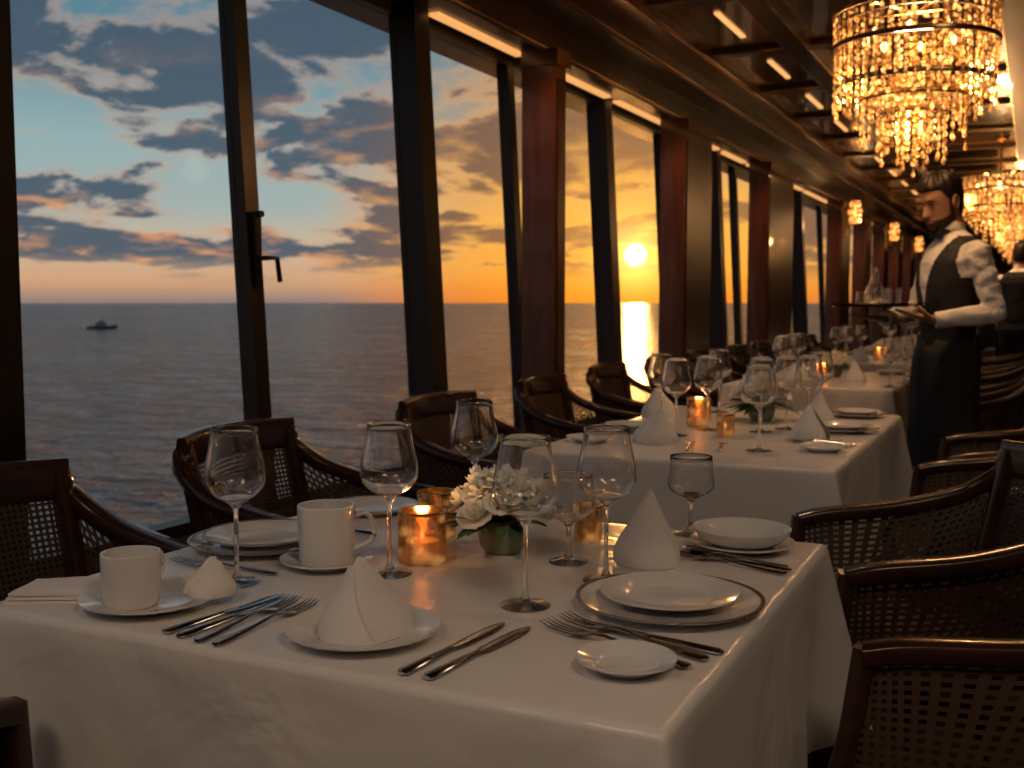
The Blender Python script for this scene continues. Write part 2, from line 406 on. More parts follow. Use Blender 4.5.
def conenap(name,x,y,r,h,rz,z=TZ,seed=0):
    b=MB(); rings=[];n=72;K=18
    lean=.16*h
    P=lambda u: r*((1-u)**.74)*(1+.24*math.sin(pi*min(1,u*1.5))*(1-u))
    for j in range(K+1):
        u=j/K; z_=h*u; base=P(u); R=[]
        for i in range(n):
            a=2*pi*i/n
            d=1+.07*math.cos(2*a+seed)+.03*math.cos(3*a-seed)
            for c0,aa,ww in ((3.4,.09,.14),(5.0,.06,.16),(2.1,.05,.16)):
                tw=c0+.9*u
                d+=aa*math.exp(-((math.remainder(a-tw,2*pi))/ww)**2)-aa*1.1*math.exp(-((math.remainder(a-tw-.28,2*pi))/ww)**2)
            rr=max(base*d,.0015)
            R.append((rr*math.cos(a)+lean*u*u,rr*math.sin(a)*.88,z_+(.004*math.sin(a*2+1) if 0<j<K else 0)))
        rings.append(R)
    b.add(loft(rings),'napkin')
    v=[];f=[];A=14;B=14
    for j in range(B+1):
        u=j/B
        for i in range(A+1):
            w=i/A; a=-1.6+2.5*w*(1-.5*u)+.5*u
            uu=u*.88; base=P(uu)*1.115+.0025
            v.append((base*math.cos(a)+lean*uu*uu,base*math.sin(a)*.91,h*uu+.001))
    for j in range(B):
        for i in range(A): o=j*(A+1)+i; f.append((o,o+1,o+A+2,o+A+1))
    b.add((v,f),'napkin')
    return b.obj(name,(x,y,z),rz,auto=80)
conenap('folded_napkin',-.775,1.145,.058,.105,4.6,TZ+.005,1)
conenap('folded_napkin',-.575,1.70,.058,.128,-1.2,TZ,2)
conenap('folded_napkin',-1.075,1.175,.034,.055,.6,TZ+.013,3)
b=MB()
for k in range(3):
    z0=.0005+.006*k; v,f=[],[]
    nx,ny=14,8; s=1-.03*k
    top=[];bot=[]
    for j in range(ny+1):
        for i in range(nx+1):
            x=(i/nx-.5)*.20*s; y=(j/ny-.5)*.09*s
            e=min(1,min(i,nx-i,j,ny-j)/1.0)
            wz=.0015*math.sin(x*40+k)+.001*math.sin(y*60)
            top.append((x+.004*math.sin(y*40),y,z0+.0055*(.4+.6*e)+ (wz if e>0 else 0)+.0015)); bot.append((x+.004*math.sin(y*40),y,z0))
    n=len(top); v=top+bot
    for j in range(ny):
        for i in range(nx):
            o=j*(nx+1)+i; f.append((o,o+1,o+nx+2,o+nx+1)); f.append((n+o,n+o+nx+1,n+o+nx+2,n+o+1))
    bd=[i for i in range(nx+1)]+[j*(nx+1)+nx for j in range(1,ny+1)]+[ny*(nx+1)+i for i in range(nx-1,-1,-1)]+[j*(nx+1) for j in range(ny-1,0,-1)]
    for q in range(len(bd)): a,c=bd[q],bd[(q+1)%len(bd)]; f.append((a,n+a,n+c,c))
    b.add((v,f),'napkin')
b.obj('folded_napkin',(-1.262,1.12,TZ),.5,auto=60)
# cutlery
def strip(st,n=10):
    return loft([[(s,w*math.cos(2*pi*k/n),z+t*math.sin(2*pi*k/n)) for k in range(n)] for s,w,t,z in st])
b=MB()
b.add(strip([(0,.005,.0025,.004),(.006,.0085,.0035,.004),(.05,.007,.0035,.004),(.085,.0055,.003,.004),(.098,.0045,.0028,.004)]),'steel')
b.add(strip([(.096,.0045,.0026,.004),(.105,.0085,.0012,.0035),(.13,.0098,.0010,.003),(.18,.0100,.0009,.003),(.20,.0080,.0008,.003),(.212,.004,.0006,.003),(.216,.001,.0004,.003)]),'steel')
kn=b.obj('table_knife',(-1.01,1.03,TZ))
b=MB()
b.add(strip([(0,.004,.0018,.004),(.005,.0085,.002,.004),(.03,.0075,.002,.004),(.08,.0040,.0018,.006),(.115,.0030,.0020,.009),(.13,.0050,.0016,.008),(.142,.0110,.0012,.005),(.156,.0125,.0012,.003)]),'steel')
for k in range(4):
    y=(k-1.5)*.0068
    b.add(tube([(.152,y*.95,.0034),(.17,y,.0030),(.19,y,.0045),(.206,y*.95,.0085)],[(.0022,.0013),(.0019,.0012),(.0016,.0011),(.0006,.0006)],8),'steel')
fk=b.obj('dinner_fork',(-.96,1.02,TZ))
b=MB()
b.add(strip([(0,.004,.0018,.004),(.005,.0085,.002,.004),(.03,.0075,.002,.004),(.08,.0040,.0018,.006),(.125,.0032,.0022,.008),(.14,.006,.0018,.006)]),'steel')
v=[];f=[];A=24;B=6
for j in range(B+1):
    q=j/B
    for i in range(A):
        a=2*pi*i/A; v.append((.163+.030*q*math.cos(a),.019*q*math.sin(a),.0015+.007*q*q))
for j in range(B):
    for i in range(A): f.append((j*A+i,j*A+(i+1)%A,(j+1)*A+(i+1)%A,(j+1)*A+i))
b.add((v,f),'steel'); b.add(([ (x,y,z-.0012) for x,y,z in v],f),'steel')
sp=b.obj('table_spoon',(-2,0,TZ))
def place(src,name,a,bb,first=False,z=TZ+.0005,s=1.04):
    d=math.atan2(bb[1]-a[1],bb[0]-a[0])
    if first: src.location=(a[0],a[1],z); src.rotation_euler=(0,0,d); src.scale=(s,)*3; return src
    return inst(src,name,(a[0],a[1],z),d,s)
place(kn,'table_knife',(-1.020,1.03),(-.998,1.24),True)
place(kn,'table_knife',(-.990,1.025),(-.974,1.24))
place(fk,'dinner_fork',(-.955,1.02),(-.962,1.25),True)
place(fk,'dinner_fork',(-.925,1.02),(-.928,1.25))
place(kn,'table_knife',(-.655,1.035),(-.635,1.27),s=1.08)
place(kn,'table_knife',(-.62,1.035),(-.596,1.27),s=1.08)
place(fk,'dinner_fork',(-.355,1.205),(-.60,1.295),s=1.18)
place(fk,'dinner_fork',(-.345,1.242),(-.60,1.335),s=1.18)
place(kn,'table_knife',(-.335,1.275),(-.54,1.320))
place(fk,'dinner_fork',(-.345,1.700),(-.55,1.755))
place(kn,'table_knife',(-.343,1.725),(-.55,1.775))
place(sp,'table_spoon',(-.35,1.745),(-.56,1.800),True)
place(kn,'table_knife',(-1.10,1.655),(-1.28,1.67))
place(fk,'dinner_fork',(-1.08,1.34),(-1.22,1.335))
def votive(x,y,r=.041,h=.088,z=TZ,light=.5,fl=True):
    b=MB(); t=.003
    b.add(lathe([(0,0.001),(r*.93,0.001),(r,.004),(r*1.0,h),(r-t,h),(r-t,.008),(0,.008)],36),'amber')
    b.add(lathe([(r+.0003,h-.004),(r+.001,h-.002),(r+.0003,h+.0008),(r-t,h+.0008)],36),'brass')
    b.add(lathe([(0,.009),(r*.7,.009),(r*.7,h*.42),(0,h*.42)],24),'wax')
    if fl: b.add(lathe([(0,h*.42),(.003,h*.47),(.0038,h*.50),(.0018,h*.58),(0,h*.64)],10),'flame')
    o=b.obj('votive_candle',(x,y,z))
    if light:
        l=bpy.data.lights.new('candle_light','POINT'); l.energy=light; l.color=(1,.5,.18); l.shadow_soft_size=.012
        lo=bpy.data.objects.new('candle_light',l); bpy.context.scene.collection.objects.link(lo); lo.parent=o; lo.location=(0,0,h*.9)
    return o
votive(-.92,1.525,light=.32); votive(-1.0,1.71,.036,.085,light=0,fl=False); votive(-.728,1.80,.026,.066,light=0,fl=False)
def flowers(x,y,s=1,seed=0,z=TZ):
    rnd=random.Random(seed); b=MB()
    b.add(lathe([(0,0.001),(.028,0.001),(.036,.012),(.040,.03),(.036,.05),(.033,.052),(.033,.048),(.036,.03),(0,.02)],28),'water')
    def bloom(c,r,nrm):
        q=Vector((0,0,1)).rotation_difference(Vector(nrm)).to_matrix().to_4x4(); T=Matrix.Translation(c)@q
        for layer,(cnt,rad,open_) in enumerate(((4,.45,.25),(6,.75,.6),(8,1.0,1.0))):
            for k in range(cnt):
                a=2*pi*k/cnt+layer*.5+rnd.random()*.2; v=[];f=[];A=5;B=5
                for j in range(B+1):
                    u=j/B; 
                    for i in range(A+1):
                        w=(i/A-.5)*2
                        rr=r*rad*(math.sin(u*pi/2*.9)**.8)*(.35+.65*open_)
                        zz=r*(1-.45*open_)*u*1.05 - r*.25*open_*u*u + (r*.12*w*w)*u
                        hw=r*.50*rad*math.sin(min(1,u*.85+.1)*pi)**.6
                        v.append((rr*math.cos(a)-w*hw*math.sin(a),rr*math.sin(a)+w*hw*math.cos(a),zz))
                for j in range(B):
                    for i in range(A): o=j*(A+1)+i; f.append((o,o+1,o+A+2,o+A+1))
                b.add((v,f),'petal',T)
        b.add(ball((0,0,r*.35),r*.22),'petalc',T)
    for k in range(17):
        a=k*2.4; rr=.066*math.sqrt(k/16); n=Vector((math.cos(a)*rr*15,math.sin(a)*rr*15,1)).normalized()
        c=(rr*math.cos(a),rr*math.sin(a),.062+.046*(1-(rr/.066)**2)+rnd.random()*.008)
        bloom(c,.028+.007*rnd.random(),n)
    for k in range(30):
        a=rnd.random()*6.28; L=.060+.032*rnd.random(); el=rnd.uniform(-.25,.45); v=[];f=[]
        d=Vector((math.cos(a)*math.cos(el),math.sin(a)*math.cos(el),math.sin(el))); sd=Vector((-math.sin(a),math.cos(a),0)); o=Vector((.025*math.cos(a),.025*math.sin(a),.052))
        for j in range(6):
            u=j/5; w=.011*math.sin(pi*(u*.93+.05)); p=o+d*(L*u)-Vector((0,0,.014*u*u))
            v+= [tuple(p-sd*w),tuple(p-Vector((0,0,.002))),tuple(p+sd*w)]
        for j in range(5):
            q=j*3; f+=[(q,q+1,q+4,q+3),(q+1,q+2,q+5,q+4)]
        b.add((v,f),'leaf')
        if k%3==0: b.add(tube([(0,0,.03),tuple(o+d*L*.5)],.0015,6),'leaf')
    ob=b.obj('flower_arrangement',(x,y,z)); ob.scale=(s,)*3; return ob
flowers(-.830,1.65,1.12,3)
flowers(-.90,3.93,1.3,5)

for x,y in ((-1.05,3.36),(-1.0,3.56),(-.82,3.58),(-.70,3.78),(-.76,3.70),(-.72,4.12),(-1.12,4.15),(-1.2,3.66),(-.72,3.12)): 
    W_(x,y,1.04)
for i,(x,y) in enumerate(((-1.06,3.17),(-.64,3.46),(-1.28,3.90),(-.70,3.98))): conenap('folded_napkin',x,y,.064,.110,i*1.7,TZ,10+i)
votive(-1.06,3.66,.042,.10,light=.4); votive(-.90,3.42,.03,.07,light=0)
mkplate('dinner_plate',-.575,3.72,[(.12,'chinarim'),(.095,None)])
mkplate('dinner_plate',-.60,4.22,[(.11,'chinarim'),(.085,None)])
mkplate('dinner_plate',-1.23,3.42,[(.11,'chinarim'),(.085,None)])
mkplate('side_plate',-.55,3.20,[(.07,None)])
mkplate('saucer',-1.25,3.10,[(.075,None)])
for a,c in (((-.82,3.05),(-.86,3.25)),((-.90,3.00),(-.95,3.20)),((-.48,3.33),(-.66,3.34)),((-.48,3.37),(-.66,3.38))): place(fk,'dinner_fork',a,c)
for ti,(y0) in enumerate((5.60,7.9,10.2,12.6)):
    rnd=random.Random(ti)
    for k in range(8):
        x=-1.38+.62*(k%2)+rnd.uniform(0,.12); y=y0+.2+.27*(k//2)+rnd.uniform(-.04,.04)
        W_(x+.05,y,1.03)
    for k in range(2):
        conenap('folded_napkin',-1.15+.28*k,y0+.22+.2*k,.064,.12,k*2,TZ,30+k+ti*4)
        mkplate('dinner_plate',-1.33+.56*k,y0+1.20,[(.105,'chinarim'),(.085,None)])
    votive(-1.06,y0+.62,.04,.09,light=.5 if ti<2 else 0)
    if ti<2: flowers(-1.05,y0+.86,1.1,20+ti)

# ------------------------------------------------------------------ chandeliers
def chandelier(x,y,ztop=2.415):
    b=MB(); k0=.90
    b.add(tube([(0,0,ztop),(0,0,CH)],.012,10),'brass')
    b.add(lathe([(0,CH),(.07,CH),(.06,CH-.03),(.015,CH-.05),(0,CH-.05)],24),'brass')
    for r,z in ((.368,ztop),(.368,ztop-.14),(.352,ztop-.30),(.30,ztop-.02),(.24,ztop-.36),(.15,ztop-.42)):
        r*=k0; b.add(lathe([(r-.007,z-.012),(r+.007,z-.012),(r+.007,z+.008),(r-.007,z+.008)],48,close=True),'wooddark')
        b.add(lathe([(r+.007,z-.004),(r+.009,z-.004),(r+.009,z+.004),(r+.007,z+.004)],48,close=True),'brass')
    for k in range(6):
        a=k*pi/3; b.add(tube([(0,0,ztop),(.365*k0*math.cos(a),.365*k0*math.sin(a),ztop)],.006,6),'brass')
        b.add(tube([(.36*k0*math.cos(a),.36*k0*math.sin(a),ztop),(.345*k0*math.cos(a),.345*k0*math.sin(a),ztop-.3)],.004,6),'brass')
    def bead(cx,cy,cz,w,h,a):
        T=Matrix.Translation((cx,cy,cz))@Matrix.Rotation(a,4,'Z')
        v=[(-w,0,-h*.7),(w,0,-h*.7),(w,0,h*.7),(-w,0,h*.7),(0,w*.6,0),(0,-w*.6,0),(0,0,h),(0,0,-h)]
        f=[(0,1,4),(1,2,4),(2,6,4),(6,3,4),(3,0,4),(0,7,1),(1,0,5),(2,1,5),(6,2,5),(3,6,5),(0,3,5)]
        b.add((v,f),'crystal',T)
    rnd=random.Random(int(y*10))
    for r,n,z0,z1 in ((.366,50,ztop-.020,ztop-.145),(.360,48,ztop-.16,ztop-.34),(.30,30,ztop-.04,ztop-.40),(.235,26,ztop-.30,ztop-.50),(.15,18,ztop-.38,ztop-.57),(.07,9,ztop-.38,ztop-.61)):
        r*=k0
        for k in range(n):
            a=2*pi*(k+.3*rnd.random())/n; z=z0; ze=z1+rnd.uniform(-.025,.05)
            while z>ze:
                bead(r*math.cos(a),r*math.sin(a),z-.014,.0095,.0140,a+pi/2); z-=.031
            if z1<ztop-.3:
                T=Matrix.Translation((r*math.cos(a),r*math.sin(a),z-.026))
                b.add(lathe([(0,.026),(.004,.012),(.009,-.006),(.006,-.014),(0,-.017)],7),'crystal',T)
    for k in range(8):
        a=k*pi/4
        b.add(ball((.2*math.cos(a),.2*math.sin(a),ztop-.10),.014,10,7,(1,1,1.5)),'lamp')
    return b.obj('chandelier',(x,y,0),auto=20)
def plight(name,loc,e,col=(1,.56,.24),r=.1,parent=None):
    l=bpy.data.lights.new(name,'POINT'); l.energy=e; l.color=col; l.shadow_soft_size=r
    o=bpy.data.objects.new(name,l); bpy.context.scene.collection.objects.link(o); o.location=loc
    if parent: o.parent=parent; o.location=Vector(loc)-parent.location
    return o
for x,y in ((-.495,4.88),(-.34,11.4),(-.25,18.0)):
    c=chandelier(x,y); plight('chandelier_bulb',(x,y,2.2),36,parent=c,r=.08)
def sconce(y):
    b=MB(); b.add(box(-.02,.0,-.05,.05,-.2,.2),'brass')
    b.add(tube([(0,0,-.1),(.08,0,-.12),(.09,0,-.02)],.01,8),'brass')
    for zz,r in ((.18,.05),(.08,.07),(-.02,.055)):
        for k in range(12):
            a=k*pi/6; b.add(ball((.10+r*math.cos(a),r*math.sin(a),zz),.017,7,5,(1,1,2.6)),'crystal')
    b.add(ball((.10,0,.08),.025,10,7,(1,1,3)),'dimlamp')
    return b.obj('wall_sconce',(-2.14,y,2.22))
s=sconce(13.8); plight('sconce_bulb',(-1.95,13.8,2.2),6,parent=s,r=.03)
s=sconce(17.9); sconce(21.9)
def spot(loc,e,ang=80,tgt=None,col=(1,.60,.30),r=.04):
    l=bpy.data.lights.new('downlight_spot','SPOT'); l.energy=e; l.color=col; l.spot_size=math.radians(ang); l.spot_blend=.8; l.shadow_soft_size=r
    o=bpy.data.objects.new('downlight_spot',l); bpy.context.scene.collection.objects.link(o); o.location=loc
    d=Vector(tgt or (loc[0],loc[1],0))-Vector(loc); o.rotation_euler=d.to_track_quat('-Z','Y').to_euler(); return o
for y in (4.45,6.6,9.0,12.9,15.0,17.0,19,21,24,27): spot((-1.75,y,2.66),26,70,(-2.25,y+.5,1.4),(1,.42,.16))
for y in (3.55,6.15,8.75,12,15,18): spot((-.95,y,2.66),15,90,col=(1,.66,.40))
# unseen ceiling fill panels with area lamps, added to brighten the first tables
for (x,y,e) in ((.75,.2,11),(-1.0,-.6,9),(.9,3.2,4)):
    b=MB(); b.add(box(-.32,.32,-.32,.32,-.02,.02),'fillpanel')
    for a in ((-.36,-.32,-.36,.36),(.32,.36,-.36,.36),(-.32,.32,-.36,-.32),(-.32,.32,.32,.36)): b.add(box(a[0],a[1],a[2],a[3],-.03,.03),'brass')
    o=b.obj('added_fill_panel',(x,y,2.70),smooth=False)
    l=bpy.data.lights.new('fill_lamp','AREA'); l.shape='SQUARE'; l.size=.6; l.energy=e; l.color=(1,.72,.50)
    lo=bpy.data.objects.new('fill_lamp',l); bpy.context.scene.collection.objects.link(lo); lo.parent=o; lo.location=(0,0,-.035)

# ------------------------------------------------------------------ people
def voxel(ob,size,sm=3):
    r=ob.modifiers.new('r','REMESH'); r.mode='VOXEL'; r.voxel_size=size; r.use_smooth_shade=True
    s=ob.modifiers.new('s','SMOOTH'); s.iterations=sm; s.factor=.5
    dg=bpy.context.evaluated_depsgraph_get(); me=bpy.data.meshes.new_from_object(ob.evaluated_get(dg)); ob.modifiers.clear(); ob.data=me
    for p in me.polygons: p.use_smooth=True
    return me
def segd(p,a,b):
    a,b=Vector(a),Vector(b); t=max(0,min(1,(p-a).dot(b-a)/(b-a).length_squared)); return (p-a-(b-a)*t).length
def person(name,loc,rz,tray=True,headyaw=.25):
    E=empty(name,loc,rz)
    def ell(cx,a,bb,z,n=28,cy=0): return [(cx+a*math.cos(2*pi*k/n),cy+bb*math.copysign(abs(math.sin(2*pi*k/n))**.85,math.sin(2*pi*k/n)),z) for k in range(n)]
    b=MB()
    b.add(loft([ell(-.005,.115,.16,.84),ell(-.01,.125,.172,.92),ell(0,.105,.150,1.04),ell(.005,.110,.156,1.14),ell(.01,.120,.174,1.27),ell(0,.118,.185,1.37),ell(-.012,.098,.175,1.43),ell(-.02,.075,.125,1.475),ell(-.015,.056,.068,1.505),ell(0,.052,.054,1.53),ell(.012,.050,.052,1.62)]),'shirt')
    Ls=(-.025,.185,1.410); Rs=(-.025,-.185,1.410)
    if tray:
        Le=(-.080,.250,1.14); Lw=(.145,.165,1.110); Re=(.02,-.27,1.15); Rw=(.24,-.13,1.11)
    else:
        Le=(-.03,.26,1.13); Lw=(.12,.22,.95); Re=(-.03,-.26,1.13); Rw=(.12,-.22,.95)
    for S,Eb,Wr in ((Ls,Le,Lw),(Rs,Re,Rw)):
        S,Eb,Wr=Vector(S),Vector(Eb),Vector(Wr)
        b.add(tube([S+Vector((0,-.03*math.copysign(1,S.y),.01)),S,S.lerp(Eb,.45),S.lerp(Eb,.85),Eb],[.054,.058,.052,.046,.044],14),'shirt')
        b.add(ball(tuple(Eb),.044,14,10),'shirt')
        b.add(tube([Eb,Eb.lerp(Wr,.3),Eb.lerp(Wr,.75),Wr],[.044,.048,.040,.034],14),'shirt')
    for s in (-1,1):
        b.add(tube([(-.005,.085*s,.93),(0,.09*s,.80),(.012,.095*s,.52),(-.005,.1*s,.30),(-.02,.1*s,.07)],[.098,.098,.070,.066,.055],16),'shirt')
    ob=b.obj('body',parent=E); me=voxel(ob,.0070,5)
    # soft cloth creases on sleeves and shirt front
    for vt in me.vertices:
        c=vt.co
        if c.z>1.02:
            dL=min(segd(c,Ls,Le),segd(c,Le,Lw),segd(c,Rs,Re),segd(c,Re,Rw))
            if dL<.075 and abs(c.y)>.13:
                nn=noise.noise(Vector((c.x*16,c.y*16,c.z*30)))
                vt.co=c+vt.normal*(.0065*nn)
    me.materials.clear()
    for k in ('vest','shirt','trouser','skin'): me.materials.append(M[k])
    for p in me.polygons:
        c=p.center; k=0
        da=min(segd(c,Ls,Le),segd(c,Le,Lw),segd(c,Rs,Re),segd(c,Re,Rw))
        ay=abs(c.y); el_=(c.x/.128)**2+(c.y/.182)**2
        if c.z<.99 and da>.08: k=2
        elif c.z>1.55: k=3
        elif c.z>1.487: k=1
        elif c.z>1.30 and ay>.148+.022*(1.46-c.z)/.16: k=1
        elif c.z<=1.30 and el_>1.03 and da<.075: k=1
        elif c.x>.02 and c.z>1.17 and ay<(c.z-1.17)*.30: k=1
        p.material_index=k
    b=MB();rings=[];n=26
    for z,a,bb in ((1.03,.122,.166),(.92,.143,.19),(.8,.150,.20),(.6,.152,.205),(.42,.158,.215),(.34,.160,.22)):
        rings.append([(-.005+(a+.004*math.sin(k*1.3+z*4))*math.cos(-1.9+3.8*k/n),(bb+.004*math.sin(k*1.3))*math.sin(-1.9+3.8*k/n),z) for k in range(n+1)])
    v=[q for r in rings for q in r]; f=[]
    for j in range(len(rings)-1):
        for i in range(n): o=j*(n+1)+i; f.append((o,o+1,o+n+2,o+n+1))
    b.add((v,f),'trouser'); b.add(lathe([(.116,1.0),(.123,1.0),(.123,1.04),(.116,1.04)],28,True),'trouser',Matrix.Diagonal((1,1.32,1,1)))
    ap=b.obj('apron',parent=E); sm=ap.modifiers.new('s','SOLIDIFY'); sm.thickness=.004
    b=MB()
    for s in (-1,1):
        rr=[]
        for x,w,h in ((-.10,.02,.03),(-.095,.034,.06),(-.04,.038,.085),(.03,.040,.07),(.10,.046,.05),(.155,.040,.04),(.185,.015,.02)):
            rr.append([(x,.1*s+w*math.cos(2*pi*k/14),max(0,h*.5+h*.62*math.sin(2*pi*k/14))) for k in range(14)])
        b.add(loft(rr),'shoe')
    b.obj('shoes',parent=E)
    b=MB(); b.add(lathe([(.058,-.016),(.066,-.018),(.060,.022),(.055,.022)],24,True),'shirt',Matrix.Translation((.002,0,1.530))@Matrix.Rotation(-.16,4,'Y'))
    for s in (-1,1):
        b.add(loft([[(.080+.008*math.cos(q),s*.004,1.500+.009*math.sin(q)) for q in (0,1.57,3.14,4.71)],[(.080+.010*math.cos(q),s*.030,1.500+.024*math.sin(q)) for q in (0,1.57,3.14,4.71)],[(.072+.006*math.cos(q),s*.052,1.500+.027*math.sin(q)) for q in (0,1.57,3.14,4.71)]]),'vest')
    b.add(ball((.084,0,1.500),.011),'vest'); b.obj('collar_and_bow_tie',parent=E)
    prof=[(-.035,.030,.050,.046),(-.012,.050,.052,.045),(0,.074,.056,.040),(.012,.083,.060,.047),(.03,.086,.068,.055),(.05,.085,.078,.062),(.07,.085,.088,.067),(.09,.086,.094,.070),(.11,.087,.099,.073),(.13,.091,.101,.075),(.15,.094,.102,.0765),(.17,.092,.100,.076),(.19,.084,.092,.071),(.205,.073,.081,.063),(.218,.057,.064,.050),(.228,.037,.042,.034),(.2335,.018,.02,.017),(.235,.001,.001,.001)]
    Kz=90
    def interp(z):
        for i in range(len(prof)-1):
            if prof[i][0]<=z<=prof[i+1][0]:
                t=(z-prof[i][0])/(prof[i+1][0]-prof[i][0]); return [prof[i][k]+(prof[i+1][k]-prof[i][k])*t for k in (1,2,3)]
        return prof[-1][1:]
    g=lambda x,s: math.exp(-(x/s)**2)
    def sst(x,a,b):
        t=max(0,min(1,(x-a)/(b-a))); return t*t*(3-2*t)
    v=[];f=[];n=96; mk=[]
    for j in range(Kz+1):
        z=-.035+.27*j/Kz; fr,bk,w=interp(z)
        for i in range(n):
            a=2*pi*i/n; c,s=math.cos(a),math.sin(a)
            x=(fr if c>0 else bk)*math.copysign(abs(c)**.92,c); y=w*math.copysign(abs(s)**.92,s)
            if c>0:
                if .068<z<.130: x+= .028*((.130-z)/.062)**1.1*g(y,.0115)+.004*g(y,.02)*g(z-.075,.012)
                elif .058<z<=.068: x+=.028*(z-.058)/.010*g(y,.0125)
                x+=.005*g(z-.136,.010)*g(abs(y)-.028,.022) - .010*g(z-.117,.012)*g(abs(y)-.030,.015)
                x+=.005*g(z-.050,.005)*g(y,.022)+.005*g(z-.038,.006)*g(y,.020)-.003*g(z-.044,.003)*g(y,.024)+.004*g(z-.010,.012)*g(y,.02)
            X=x
            if X>.055: hl=.176
            elif X>.015: hl=.128+(.176-.128)*sst(X,.015,.055)
            elif X>-.022: hl=.122
            else: hl=.122-(.122-.045)*sst(-X,.022,.045)
            hair=sst(z,hl-.004,hl+.006)
            beard=0
            if X>-.012:
                top=.046+(.062-.046)*sst(.055-X,0,.05)
                if X>.06: top=max(top,.062*g(y,.032))
                beard=1-sst(z,top-.004,top+.004)
                if abs(y)<.021 and .037<z<.053 and X>.06: beard=0
            side=1 if (-.006<X<.014 and .05<z<.125) else 0
            beard=max(beard,side)
            mk.append((hair,beard,abs(y)<.023 and .037<z<.053 and X>.06))
            zz=z
            if hair>0:
                wv=1+.25*math.sin(9*a+z*60)+.2*math.sin(17*a)
                e=hair*(.006+.015*sst(z,.15,.22)*(1 if X>-.03 else .7)*wv)
                nv=Vector((x,y,(z-.12)*.9)).normalized(); x+=nv.x*e; y+=nv.y*e; zz=z+nv.z*e
            elif beard>0:
                e=beard*.003; nv=Vector((x,y,(z-.08)*.8)).normalized(); x+=nv.x*e; y+=nv.y*e; zz=z+nv.z*e
            v.append((x,y,zz))
    fm=[]
    for j in range(Kz):
        for i in range(n):
            q=(j*n+i,j*n+(i+1)%n,(j+1)*n+(i+1)%n,(j+1)*n+i); f.append(q)
            h=sum(mk[t][0] for t in q); bd=sum(mk[t][1] for t in q); lp=sum(mk[t][2] for t in q)
            fm.append('hair' if h>=1.2 else 'beard' if bd>=2 else 'lip' if lp>=3 else 'skin')
    b=MB(); b.add((v,f),'skin')
    for mt in ('hair','beard','lip'): b.mats.append(mt)
    b.m=[b.mats.index(q) for q in fm]
    for s in (-1,1):
        b.add(ball((.0695,.030*s,.116),.0122,14,10),'eye'); b.add(ball((.0778,.030*s,.1145),.0055,10,8),'iris')
        b.add(tube(bez([(.0875,.014*s,.1325),(.090,.030*s,.1375),(.080,.047*s,.1335)],4),(.003,.0028),6),'hair')
        b.add(tube(bez([(.080,.017*s,.1190),(.0835,.030*s,.1220),(.075,.044*s,.1190)],3),(.0034,.005),6),'skin')
        T=Matrix.Translation((-.008,.077*s,.108))@Matrix.Rotation(.25*s,4,'Z')
        b.add(ball((0,0,0),.017,12,8,(1,.35,1.75)),'skin',T)
        ear=bez([(-.004,.006*s,-.026),(-.014,.009*s,-.004),(-.014,.011*s,.02),(0,.010*s,.030),(.012,.006*s,.022)],4)
        b.add(tube(ear,.0038,6),'skin',T)
    h=b.obj('head',parent=E,auto=80); h.location=(.026,0,1.532); h.rotation_euler=(0,.24 if tray else .05,headyaw)
    def hand(nm,wr,d,up,side,curl):
        wr,d,up=Vector(wr),Vector(d).normalized(),Vector(up).normalized(); sd=d.cross(up).normalized()*side; up=(sd.cross(d)*side).normalized()
        b=MB(); 
        L=lambda a,s_,u: tuple(wr+d*a+sd*s_+up*u)
        rings=[]
        for a,w,t in ((-.02,.025,.021),(.01,.027,.018),(.035,.036,.016),(.065,.042,.014),(.090,.040,.011),(.096,.034,.008)):
            rings.append([L(a,w*math.cos(2*pi*k/16),t*math.sin(2*pi*k/16)) for k in range(16)])
        b.add(loft(rings),'skin')
        for k,(o,ln,r) in enumerate(((.030,.068,.0085),(.010,.078,.009),(-.011,.072,.0085),(-.030,.056,.0075))):
            p=Vector((.080,o,0)); an=0; pts=[L(*p)]; 
            for q,fr in enumerate((.45,.30,.25)):
                an+=curl*(.6+.25*k*.3)*(1,1.1,.8)[q]
                p=p+Vector((math.cos(an)*ln*fr*1.2,o*.08,math.sin(an)*ln*fr*1.2)); pts.append(L(*p))
            b.add(tube(pts,[r*1.05,r,r*.92,r*.72],10),'skin'); b.add(ball(pts[-1],r*.72,8,6),'skin')
        pts=[L(.022,.026,.002),L(.048,.052,.008),L(.070,.060,.022),L(.088,.058,.036)]
        b.add(tube(pts,[.013,.0115,.010,.0075],10),'skin'); b.add(ball(pts[-1],.0075,8,6),'skin')
        o=b.obj(nm,parent=E); voxel(o,.0032,2); o.data.materials.clear(); o.data.materials.append(M['skin'])
    if tray:
        hand('hand_left',Vector(Lw)+Vector((.012,-.005,.004)),(1,-.22,.19),(-.12,0,1),-1,.10)
        hand('hand_right',Vector(Rw)+Vector((.01,.004,.0)),(1,.25,.10),(-.12,0,1),1,.04)
    else:
        hand('hand_left',Vector(Lw),(.6,0,-.7),(.7,0,.5),-1,.3); hand('hand_right',Vector(Rw),(.6,0,-.7),(.7,0,.5),1,.3)
    for Eb,Wr in ((Le,Lw),(Re,Rw)):
        Eb,Wr=Vector(Eb),Vector(Wr); b=MB(); b.add(tube([Wr.lerp(Eb,.14),Wr.lerp(Eb,-.03)],[.0385,.0370],16),'shirt'); b.obj('cuff',parent=E)
    return E
FA=math.atan2(-.4413,-.8974)
wl=Vector((-.355,5.27,0))
person('waiter',wl,FA+.12,True,.18)
rot=Matrix.Rotation(FA+.12,3,'Z')
def wloc(x,y,z): return wl+rot@Vector((x,y,z))
